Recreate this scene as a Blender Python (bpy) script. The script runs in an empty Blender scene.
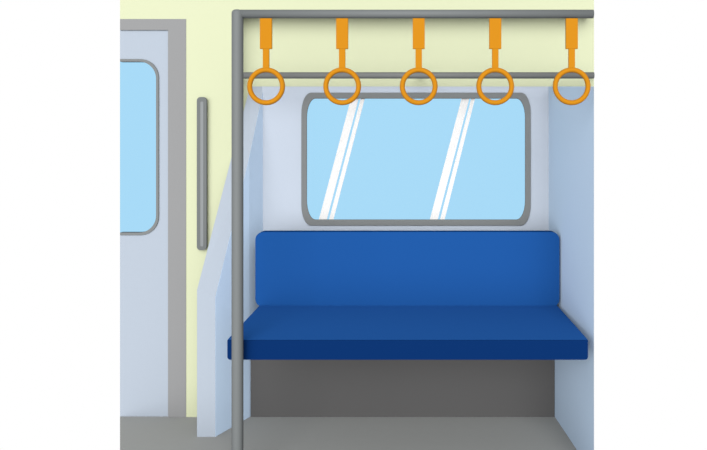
import bpy, bmesh, math
C = bpy.context.scene.collection
# ---------------------------------------------------------------- camera numbers
SUN = (1.0, 1.8)  # strengths of the added fill lamps, low pair and high one
F, D0, PPM = 748.0, 3.4, 220.0          # focal length in px, camera to door wall, px per metre there
CX, HY = 410.0, 141.0                   # vanishing point of the photograph
EYE = (417.0 - HY) / PPM
def P(px, py, r):                       # measured point at perspective scale r (1 = door wall)
    d = D0 / r
    return ((px - CX) / F * d, d - D0, EYE - (py - HY) / F * d)
def Y(r): return D0 / r - D0
def px2m(n, r): return n / F * D0 / r

# ---------------------------------------------------------------- materials
def lin(c):
    c /= 255.0
    return c / 12.92 if c <= .04045 else ((c + .055) / 1.055) ** 2.4
GAIN = {'cream wall paint': (0.24, 0.239, 0.239), 'pale blue grey laminate': (0.284, 0.281, 0.28), 'blue grey side laminate': (0.788, 0.768, 0.745), 'pale edge capping': (0.233, 0.233, 0.232), 'pale door enamel': (0.227, 0.227, 0.227), 'grey door frame': (0.227, 0.226, 0.226), 'grey window trim': (0.263, 0.261, 0.26), 'grey painted steel': (0.226, 0.228, 0.227), 'dark grey painted steel': (0.272, 0.272, 0.271), 'light grey grip strip': (0.228, 0.228, 0.228), 'grey vinyl floor': (0.865, 0.859, 0.853), 'dark grey steel base': (0.335, 0.331, 0.331), 'blue plush backrest': (0.254, 0.252, 0.247), 'blue plush seat': (0.644, 0.615, 0.591), 'navy seat front': (0.224, 0.223, 0.224), 'orange nylon': (0.216, 0.214, 0.113), 'grey handle plastic': (0.227, 0.228, 0.224), 'white painted glare': (0.252, 0.25, 0.248)}
def mat(name, rgb, gain=1.0, rough=.85, spec=.0, grain=.012, scale=60, metallic=0.0):
    m = bpy.data.materials.new(name); m.use_nodes = True
    nt = m.node_tree; b = nt.nodes['Principled BSDF']
    col = [min(.97, lin(v) * g) for v, g in zip(rgb, GAIN.get(name, (.25,) * 3))]
    tc = nt.nodes.new('ShaderNodeTexCoord'); no = nt.nodes.new('ShaderNodeTexNoise')
    no.inputs['Scale'].default_value = scale; no.inputs['Detail'].default_value = 4
    nt.links.new(tc.outputs['Object'], no.inputs['Vector'])
    ra = nt.nodes.new('ShaderNodeMapRange')
    ra.inputs['To Min'].default_value = 1 - grain; ra.inputs['To Max'].default_value = 1 + grain
    nt.links.new(no.outputs['Fac'], ra.inputs['Value'])
    mx = nt.nodes.new('ShaderNodeVectorMath'); mx.operation = 'SCALE'
    mx.inputs[0].default_value = col
    nt.links.new(ra.outputs['Result'], mx.inputs['Scale'])
    nt.links.new(mx.outputs['Vector'], b.inputs['Base Color'])
    b.inputs['Roughness'].default_value = rough
    b.inputs['Specular IOR Level'].default_value = spec
    b.inputs['Metallic'].default_value = metallic
    return m
def glass(name, rgb):
    m = bpy.data.materials.new(name); m.use_nodes = True
    nt = m.node_tree; nt.nodes.clear()
    out = nt.nodes.new('ShaderNodeOutputMaterial'); mix = nt.nodes.new('ShaderNodeMixShader')
    tr = nt.nodes.new('ShaderNodeBsdfTransparent'); gl = nt.nodes.new('ShaderNodeBsdfGlossy')
    tr.inputs['Color'].default_value = [math.sqrt(lin(v)) for v in rgb] + [1]   # two faces of the pane
    gl.inputs['Roughness'].default_value = .3
    mix.inputs['Fac'].default_value = .001
    nt.links.new(tr.outputs[0], mix.inputs[1]); nt.links.new(gl.outputs[0], mix.inputs[2])
    nt.links.new(mix.outputs[0], out.inputs[0])
    return m
G = {}
M = dict(
    yellow=mat('cream wall paint', (233, 239, 201), 1.0),
    pale=mat('pale blue grey laminate', (199, 210, 224), 1.0),
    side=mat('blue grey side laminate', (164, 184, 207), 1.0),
    edge=mat('pale edge capping', (199, 210, 224), 1.0),
    leaf=mat('pale door enamel', (199, 210, 224), 1.0),
    frame=mat('grey door frame', (169, 170, 171), 1.0),
    trim=mat('grey window trim', (134, 138, 139), 1.0, spec=.1),
    pole=mat('grey painted steel', (134, 138, 139), 1.0, rough=.6, spec=.1),
    grip=mat('grey handle plastic', (134, 138, 139)),
    rail2=mat('dark grey painted steel', (128, 130, 129), 1.0, rough=.6, spec=.1),
    strip=mat('light grey grip strip', (163, 167, 169), 1.0),
    floor=mat('grey vinyl floor', (128, 130, 129), 1.0, grain=.02, scale=25),
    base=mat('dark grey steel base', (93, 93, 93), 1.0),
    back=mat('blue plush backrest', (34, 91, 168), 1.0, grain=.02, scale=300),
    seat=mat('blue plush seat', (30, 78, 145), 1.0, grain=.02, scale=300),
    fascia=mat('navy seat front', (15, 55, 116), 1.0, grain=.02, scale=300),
    orange=mat('orange nylon', (232, 154, 36), 1.0, spec=.05),
    glare=mat('white painted glare', (255, 255, 255), 1.0),  # glare on the pane, put into a flat white colour
    glass=glass('blue tinted glass', (166, 217, 246)),
)

# ---------------------------------------------------------------- helpers
def link(name, me, m, parent=None, smooth=False):
    o = bpy.data.objects.new(name, me); C.objects.link(o)
    me.materials.append(m)
    if parent:
        o.parent = parent
        o.matrix_parent_inverse = parent.matrix_basis.inverted()
    for p in me.polygons: p.use_smooth = smooth
    return o
def empty(name, loc):
    o = bpy.data.objects.new(name, None); C.objects.link(o)
    o.location = loc; o.empty_display_size = .1
    return o
def tag(o, label=None, cat=None, group=None, kind=None):
    for k, v in (('label', label), ('category', cat), ('group', group), ('kind', kind)):
        if v: o[k] = v
    return o
def poly_mesh(name, verts, faces):
    me = bpy.data.meshes.new(name); me.from_pydata(verts, [], faces)
    bm = bmesh.new(); bm.from_mesh(me); bmesh.ops.recalc_face_normals(bm, faces=bm.faces)
    bm.to_mesh(me); bm.free(); return me
def bevel(me, w, seg=3, angle=30):
    bm = bmesh.new(); bm.from_mesh(me)
    es = [e for e in bm.edges if len(e.link_faces) == 2 and e.calc_face_angle(0) > math.radians(angle)]
    bmesh.ops.bevel(bm, geom=es, offset=w, segments=seg, profile=.5, affect='EDGES', clamp_overlap=True)
    bm.to_mesh(me); bm.free(); return me
def plate(name, loops, y0, y1):         # loops of (x, z); the first is the outline, the others are holes
    cu = bpy.data.curves.new(name, 'CURVE'); cu.dimensions = '2D'; cu.fill_mode = 'BOTH'
    cu.extrude = abs(y1 - y0) / 2
    for lp in loops:
        s = cu.splines.new('POLY'); s.points.add(len(lp) - 1); s.use_cyclic_u = True
        for p, (x, z) in zip(s.points, lp): p.co = (x, z, 0, 1)
    t = bpy.data.objects.new('t', cu); C.objects.link(t)
    dg = bpy.context.evaluated_depsgraph_get(); dg.update()
    me = bpy.data.meshes.new_from_object(t.evaluated_get(dg))
    bpy.data.objects.remove(t); bpy.data.curves.remove(cu)
    ym = (y0 + y1) / 2
    for v in me.vertices: v.co = (v.co.x, ym - v.co.z, v.co.y)
    bm = bmesh.new(); bm.from_mesh(me); bmesh.ops.remove_doubles(bm, verts=bm.verts, dist=1e-5)
    bmesh.ops.recalc_face_normals(bm, faces=bm.faces); bm.to_mesh(me); bm.free()
    me.materials.clear(); return me
def pr(pts, r):                          # pixel outline -> (x, z) at scale r
    return [(P(x, y, r)[0], P(x, y, r)[2]) for x, y in pts]
def rrect(x0, y0, x1, y1, rx, ry=None, n=8, corners='abcd'):   # a TL, b TR, c BR, d BL (pixels)
    ry = ry or rx; out = []
    for k, cx, cy, a0 in (('a', x0, y0, 180), ('b', x1, y0, 270), ('c', x1, y1, 0), ('d', x0, y1, 90)):
        if k not in corners: out.append((cx, cy)); continue
        ox = cx + (rx if k in 'ad' else -rx); oy = cy + (ry if k in 'ab' else -ry)
        for i in range(n + 1):
            a = math.radians(a0 + 90 * i / n)
            out.append((ox + rx * math.cos(a), oy + ry * math.sin(a)))
    return out
def box(name, x0, x1, y0, y1, z0, z1):
    v = [(x, y, z) for x in (x0, x1) for y in (y0, y1) for z in (z0, z1)]
    return poly_mesh(name, v, [(0, 1, 3, 2), (4, 5, 7, 6), (0, 1, 5, 4), (2, 3, 7, 6), (0, 2, 6, 4), (1, 3, 7, 5)])
def tube(name, a, b, r, seg=32, cap=0.0):
    from mathutils import Vector
    a, b = Vector(a), Vector(b); ax = (b - a).normalized()
    u = ax.orthogonal().normalized(); w = ax.cross(u); L = (b - a).length
    rings = [(0, r), (L, r)] if not cap else \
        [(cap * (1 - math.cos(t)), r - cap * (1 - math.sin(t))) for t in [i * math.pi / 8 for i in range(5)]] + \
        [(L - cap * (1 - math.sin(t)), r - cap * (1 - math.cos(t))) for t in [i * math.pi / 8 for i in range(5)]]
    vs, fs = [], []
    for h, q in rings:
        for i in range(seg):
            t = 2 * math.pi * i / seg
            vs.append(a + ax * h + u * q * math.cos(t) + w * q * math.sin(t))
    for k in range(len(rings) - 1):
        for i in range(seg):
            j = (i + 1) % seg
            fs.append((k * seg + i, k * seg + j, (k + 1) * seg + j, (k + 1) * seg + i))
    fs.append(tuple(range(seg))[::-1]); fs.append(tuple(range((len(rings) - 1) * seg, len(rings) * seg)))
    me = poly_mesh(name, vs, fs)
    return me
def smooth_sides(o):
    for p in o.data.polygons: p.use_smooth = len(p.vertices) == 4
    return o

RW = .963                                # plane of the wall above and behind the bench
yD, yW = Y(1.0), Y(RW)
# ---------------------------------------------------------------- floor
def fx(px, y): return (px - CX) / F * (D0 + y)
yb, yf = yW + .05, -1.1
fl = [(fx(120, yb), yb), (fx(594, yb), yb), (fx(594, -.6), -.6), (.72, yf), (fx(120, yf), yf)]
vs = [(x, y, z) for z in (0, -.06) for x, y in fl]; n = len(fl)
o = link('floor', poly_mesh('floor', vs, [tuple(range(n)), tuple(range(n, 2 * n))] +
         [(i, (i + 1) % n, n + (i + 1) % n, n + i) for i in range(n)]), M['floor'])
tag(o, 'plain mid grey vinyl floor of the train carriage', 'floor', kind='structure')

# ---------------------------------------------------------------- walls
zt = P(0, -26, 1)[2]
xl, xs = P(120, 0, 1)[0], P(233, 0, 1)[0]
xdf, zdf = P(186, 19, 1)[0], P(186, 19, 1)[2]
o = link('wall_left', plate('wall_left', [[(xl, zt), (P(594, 0, 1)[0], zt), (P(594, 0, 1)[0], P(0, 13.5, 1)[2]), (xs, P(0, 13.5, 1)[2]), (xs, 0), (xdf, 0), (xdf, zdf), (xl, zdf)]], yD, yW - .001), M['yellow'])
tag(o, 'cream yellow wall around the door with a band above the overhead rail', 'wall', kind='structure')
hole = pr(rrect(304, 95, 528, 223, 8, 20), RW)
xr = P(594, 0, RW)[0]
o = link('wall_back', plate('wall_back', [[(xs - .05, zt), (xr, zt), (xr, 0), (xs - .05, 0)], hole], yW, yW + .05), M['yellow'])
tag(o, 'cream yellow wall above the bench window', 'wall', kind='structure')
# pale lining around the window
RL = .966
x0, x1 = P(262, 0, RL)[0], P(552, 0, RL)[0]
o = link('trim_1', plate('trim_1', [[(x0, P(0, 86.5, RL)[2]), (x1, P(0, 86.5, RL)[2]), (x1, 0), (x0, 0)],
         pr(rrect(304, 95, 528, 223, 8, 20), RL)], Y(RL), yW - .0005), M['pale'])
tag(o, 'pale blue grey lining panel around the bench window', 'wall panel', kind='structure')

# ---------------------------------------------------------------- bench window
w = empty('window_1', ((P(416, 226, RL)[0]), Y(RL), P(416, 226, RL)[2]))
tag(w, 'wide window with rounded grey frame above the blue bench', 'window', kind='structure')
RF = .969
link('window_frame', bevel(plate('window_frame', [pr(rrect(301.3, 92.6, 530.8, 225.6, 9.5, 21), RF),
     pr(rrect(306.8, 98.6, 525.2, 219.6, 8.5, 19), RF)], Y(RF), Y(RL) - .0005), .002, 2, 60), M['trim'], w)
link('glass_pane', plate('glass_pane', [pr(rrect(305.5, 96.5, 526.5, 221.5, 8, 19), .9645)], Y(.9645), Y(.9645) + .006), M['glass'], w)
RS = .9652
def stripe(tx0, tx1, bx0, bx1):  # glare mark on the glass, painted as a thin white strip
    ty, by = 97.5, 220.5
    o = link('window_glare', plate('window_glare', [pr([(tx0, ty), (tx1, ty), (bx1, by), (bx0, by)], RS)], Y(RS), Y(.9645) - .0003), M['glare'], w)
    o['label'] = 'slanting white glare stripe painted on the glass'
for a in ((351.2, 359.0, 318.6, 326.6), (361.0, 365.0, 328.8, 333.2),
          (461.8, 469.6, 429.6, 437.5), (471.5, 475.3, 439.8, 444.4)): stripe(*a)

# ---------------------------------------------------------------- door
d = empty('door_1', (P(144, 417, 1)[0], yD, 0))
tag(d, 'pale blue grey sliding door with rounded window and grey frame', 'door', kind='structure')
r1 = 1.0006
link('door_frame', plate('door_frame', [pr([(120, 19), (186, 19), (186, 417), (168, 417), (168, 30), (120, 30)], r1)], Y(r1), yD + .03), M['frame'], d)
r2 = .998
def opening(inset):
    q = [p for p in rrect(60, 59 + inset, 158.6 - inset, 235.2 - inset, 18.5 - inset * .6, n=10) if p[0] > 100]
    return [(120, 59 + inset)] + q + [(120, 235.2 - inset)]
lo = [(120, 29.5)] + [(168.5, 29.5), (168.5, 416.8), (120, 416.8)] + opening(1.2)[::-1]
link('door_leaf', plate('door_leaf', [pr(lo, r2)], Y(r2), Y(r2) + .03), M['leaf'], d)
r3 = 1.0
link('window_trim', plate('window_trim', [pr(opening(0) + opening(2.6)[::-1], r3)], Y(r3), Y(r2) + .025), M['trim'], d)
link('glass_pane', plate('glass_pane', [pr(opening(1.8), .997)], Y(.997), Y(.997) + .006), M['glass'], d)

# ---------------------------------------------------------------- grab handle beside the door
h = empty('grab_handle', (P(201.5, 249, 1)[0], yD, P(201.5, 249, 1)[2]))
tag(h, 'vertical grey grab handle with lighter centre strip beside the door', 'handle')
rh = 1.008
link('grip', bevel(plate('grip', [pr(rrect(196.8, 97, 206.6, 250.2, 3.6), rh)], Y(rh), Y(rh) + .010), .002, 2, 60), M['grip'], h)
link('grip_strip', plate('grip_strip', [pr(rrect(200.3, 101.5, 203.4, 246.5, 1.3), 1.0083)], Y(1.0083), Y(rh) + .002), M['strip'], h)['label'] = 'light grey centre strip'
for py in (112, 236):
    a = P(201.7, py, 1.006)
    link('mount', tube('mount', (a[0], Y(rh) + .009, a[2]), (a[0], yD, a[2]), .011), M['pole'], h)

# ---------------------------------------------------------------- partitions at the bench ends
# left: sloping end screen
dF, dM, dB = D0 / 1.072, D0, D0 / RW
zf = lambda py, dd: EYE - (py - HY) / F * dd
X = lambda px, dd: (px - CX) / F * dd
iF, iM, iB = X(215.3, dF), X(249.4, dM), X(264, dB)
oF, oB = X(197, dF), X(250, dB)
yF, yB = dF - D0, dB - D0 - .0005
zkI, zkO, ztp = zf(297, dF), zf(290, dF), zf(86.5, dB)
t = (dM - dF) / (dB - dF)
zmI = zkI + (ztp - zkI) * t
V = [(iF, yF, 0), (iM, 0, 0), (iB, yB, 0), (iB, yB, ztp), (iM - .0015, 0, zmI), (iF, yF, zkI),      # inner 0-5
     (oF, yF, 0), (oB, yB, 0), (oB, yB, ztp), (oF, yF, zkO)]                                       # outer 6-9
s = empty('bench_end_partition', ((iF + oF) / 2, yF / 2, 0))
tag(s, 'left end partition of the bench, front edge sloping up to the wall', 'partition')
# core slab (pale) and darker face panel 4 mm proud towards the bench
link('edge_panel', poly_mesh('edge_panel', V, [(0, 1, 2, 3, 4, 5), (6, 7, 8, 9), (0, 5, 9, 6), (5, 4, 3, 8, 9), (0, 6, 7, 2, 1), (2, 7, 8, 3)]), M['edge'], s)
e = .0006
W = V[:6]; W2 = [(x + (e if i in (1, 2) else .0001), y, z) for i, (x, y, z) in enumerate(W)]
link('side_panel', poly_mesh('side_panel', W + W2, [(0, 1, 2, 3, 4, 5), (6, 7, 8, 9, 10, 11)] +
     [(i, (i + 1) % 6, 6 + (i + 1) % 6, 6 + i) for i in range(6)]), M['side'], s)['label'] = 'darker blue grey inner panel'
# right: tall end wall, cut off where the carriage is sectioned
def xin(dd): return .6591 + .052 * (D0 - dd)
dT = 2.806
A = [(xin(dB), dB), (xin(dT), dT), (X(593, 3.1), 3.1), (X(593, dB), dB)]
tops = [zf(86.5, dd) for _, dd in A]
V = [(x, dd - D0 - (.0005 if dd == dB else 0), 0) for x, dd in A] + [(x, dd - D0 - (.0005 if dd == dB else 0), z) for (x, dd), z in zip(A, tops)]
o = link('bench_end_wall', poly_mesh('bench_end_wall', V, [(0, 1, 2, 3), (4, 5, 6, 7)] + [(i, (i + 1) % 4, 4 + (i + 1) % 4, 4 + i) for i in range(4)]), M['side'])
tag(o, 'tall blue grey panel closing off the right end of the bench', 'partition')

# ---------------------------------------------------------------- bench
b = empty('bench_seat', (0, -.2, 0))
tag(b, 'long blue upholstered train bench on a dark grey base', 'bench')
rb = 1.035; ybk, yfr = Y(rb), Y(1.23)
# backrest cushion
me = plate('backrest', [pr(rrect(255.3, 232, 559.6, 307, 8, 8), rb)], ybk, Y(1.018))
smooth = link('backrest', bevel(me, .008, 4, 60), M['back'], b)
# backrest shell carrying the cushion on the wall
bx0, bx1 = X(262, D0 / 1.018), X(552, D0 / 1.018)
yl = Y(RL) - .001
zsh = EYE - (238 - HY) / F * (D0 / RL)
bz = P(0, 306, rb)[2]
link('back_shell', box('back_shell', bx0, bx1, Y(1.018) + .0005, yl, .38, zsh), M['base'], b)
# seat cushion: tapered slab
B0, B1 = P(259.6, 305.5, rb), P(557, 305.5, rb)
zF = P(0, 340, 1.23)[2]; zFb = P(0, 359.8, 1.23)[2]
xF0, xF1 = P(227.3, 0, 1.23)[0], P(588, 0, 1.23)[0]
zBt = B0[2]
top = [(B0[0], Y(1.02), zBt), (B1[0], Y(1.02), zBt), (B1[0], ybk, zBt), (xF1, yfr + .022, zF + .007), (xF1 - .001, yfr + .006, zF + .003), (xF1 - .004, yfr, zF),
       (xF0 + .004, yfr, zF), (xF0 + .001, yfr + .006, zF + .003), (xF0, yfr + .022, zF + .007), (B0[0], ybk, zBt)]
sl = (zBt - zF) / (ybk - yfr)
top = [(x, y, zF + sl * (y - yfr)) for x, y, z in top]      # one flat, very slightly tilted top
def prism(name, T, Bt):
    k = len(T)
    return poly_mesh(name, T + Bt, [tuple(range(k)), tuple(range(k, 2 * k))] + [(i, (i + 1) % k, k + (i + 1) % k, k + i) for i in range(k)])
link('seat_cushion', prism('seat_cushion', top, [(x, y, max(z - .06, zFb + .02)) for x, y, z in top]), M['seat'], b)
# front fascia with rounded corners
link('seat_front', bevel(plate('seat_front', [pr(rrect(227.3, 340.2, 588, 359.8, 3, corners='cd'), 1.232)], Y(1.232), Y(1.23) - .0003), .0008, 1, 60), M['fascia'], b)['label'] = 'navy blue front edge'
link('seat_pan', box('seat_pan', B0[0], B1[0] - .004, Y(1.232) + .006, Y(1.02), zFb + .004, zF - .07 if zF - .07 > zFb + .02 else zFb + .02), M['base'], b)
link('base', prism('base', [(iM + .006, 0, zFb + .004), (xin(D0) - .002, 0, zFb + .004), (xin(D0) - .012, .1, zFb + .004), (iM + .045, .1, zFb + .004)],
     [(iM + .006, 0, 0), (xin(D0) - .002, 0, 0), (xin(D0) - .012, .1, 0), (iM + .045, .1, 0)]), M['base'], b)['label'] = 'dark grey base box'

# ---------------------------------------------------------------- rails
RP = 1.25; yP = Y(RP); dP = D0 / RP
hr = empty('handrail', (X(237.3, dP), yP, 0))
tag(hr, 'grey pole and overhead rail standing at the left end of the bench', 'handrail')
xp = X(237.5, dP)
zr, rr = zf(14, dP), px2m(4.3, RP)
smooth_sides(link('pole', tube('pole', (xp, yP, 0), (xp, yP, zf(9.7, dP)), px2m(5.8, RP), cap=px2m(3.5, RP)), M['pole'], hr))
smooth_sides(link('overhead_rail', tube('overhead_rail', (xp, yP, zr), (X(593.2, dP), yP, zr), rr), M['pole'], hr))
RR = 1.03; dR = D0 / RR; yR = Y(RR); zR = zf(75.4, dR)
lr = empty('luggage_rail', (X(240, dR), yR, zR))
tag(lr, 'thin grey wall rail running level behind the hanging straps', 'rail')
smooth_sides(link('rail_bar', tube('rail_bar', (X(238, dR), yR, zR), (X(593.8, dR), yR, zR), px2m(3.2, RR)), M['rail2'], lr))
for px in (240, 420, 592):
    link('bracket', tube('bracket', (X(px, dR), yR, zR), (X(px, dB), yW - .0003, zf(75.4, dB)), .008, 16), M['rail2'], lr)

# ---------------------------------------------------------------- hanging straps
def torus(name, R, r, n=64, m=16):
    vs, fs = [], []
    for i in range(n):
        a = 2 * math.pi * i / n
        for j in range(m):
            t = 2 * math.pi * j / m; q = R + r * math.cos(t)
            vs.append((q * math.cos(a), r * 1.0 * math.sin(t), q * math.sin(a)))
            fs.append((i * m + j, ((i + 1) % n) * m + j, ((i + 1) % n) * m + (j + 1) % m, i * m + (j + 1) % m))
    return poly_mesh(name, vs, fs)
sx = (266.1, 342.2, 418.7, 495.2, 571.6)
u = px2m(1, RP)
zc = zf(86.3, dP)
st = empty('hanging_strap', (X(sx[0], dP), yP, zr - rr))
def part(name, me, sm=False):
    o = bpy.data.objects.new(name, me); C.objects.link(o); me.materials.append(M['orange']); o.parent = st
    for p in me.polygons: p.use_smooth = sm
    return o
top_z = -.0006
z1, z2, zcl = -(49 - 18.3) * u, -(69 - 18.3) * u, zc - (zr - rr)
part('belt', bevel(box('belt', -6 * u, 6 * u, -.006, .006, z1, top_z), .0012, 2))
part('neck', bevel(box('neck', -3.2 * u, 3.2 * u, -.0045, .0045, z2 - .002, z1 + .001), .001, 2))
part('grip_ring', torus('grip_ring', 16.4 * u, 2.55 * u), True).location = (0, 0, zcl)
names = ['leftmost orange hanging strap, closest to the grey pole',
         'second orange hanging strap from the pole, over the window\'s left end',
         'middle orange hanging strap of the five, over the window centre',
         'fourth orange hanging strap from the pole, over the window\'s right end',
         'rightmost orange hanging strap, in front of the blue grey end panel']
for i, px in enumerate(sx):
    if i == 0: c = st
    else:
        c = st.copy(); C.objects.link(c)
        c.location = (X(px, dP), yP, zr - rr)
        for ch in [k for k in st.children]:
            k = ch.copy(); C.objects.link(k); k.parent = c
    tag(c, names[i], 'hanging strap', 'orange straps hanging from the overhead rail')

# ---------------------------------------------------------------- light
wd = bpy.data.worlds.new('World'); bpy.context.scene.world = wd; wd.use_nodes = True
bg = wd.node_tree.nodes['Background']
bg.inputs['Color'].default_value = (1, 1, 1, 1); bg.inputs['Strength'].default_value = 1.0

def fill_lamp(name, elev, azim, angle, e):      # added fill from the open side, brightens under the bench and the end panels
    l = bpy.data.lights.new(name, 'SUN'); l.energy = e * math.pi; l.angle = math.radians(angle)
    o = bpy.data.objects.new(name, l); C.objects.link(o)
    o.rotation_euler = (math.radians(90 - elev), 0, math.radians(azim)); o.location = (0, -3, 3)
fill_lamp('soft_fill', 3, -20, 45, SUN[0] * 1.35); fill_lamp('soft_fill', 3, 12, 45, SUN[0] * .65); fill_lamp('high_fill', 20, 0, 40, SUN[1])

# ---------------------------------------------------------------- camera
cam = bpy.data.objects.new('camera', bpy.data.cameras.new('camera')); C.objects.link(cam)
cam.location = (0, -D0, EYE); cam.rotation_euler = (math.pi / 2, 0, 0)
cam.data.sensor_fit = 'HORIZONTAL'; cam.data.sensor_width = 36
cam.data.lens = F / 707 * 36
cam.data.shift_x = -(CX - 353.5) / 707
cam.data.shift_y = -(225 - HY) / 707
sc = bpy.context.scene; sc.camera = cam
v = sc.view_settings; v.view_transform = 'Standard'; v.look = 'None'; v.gamma = 1; v.exposure = 0; v.use_curve_mapping = False
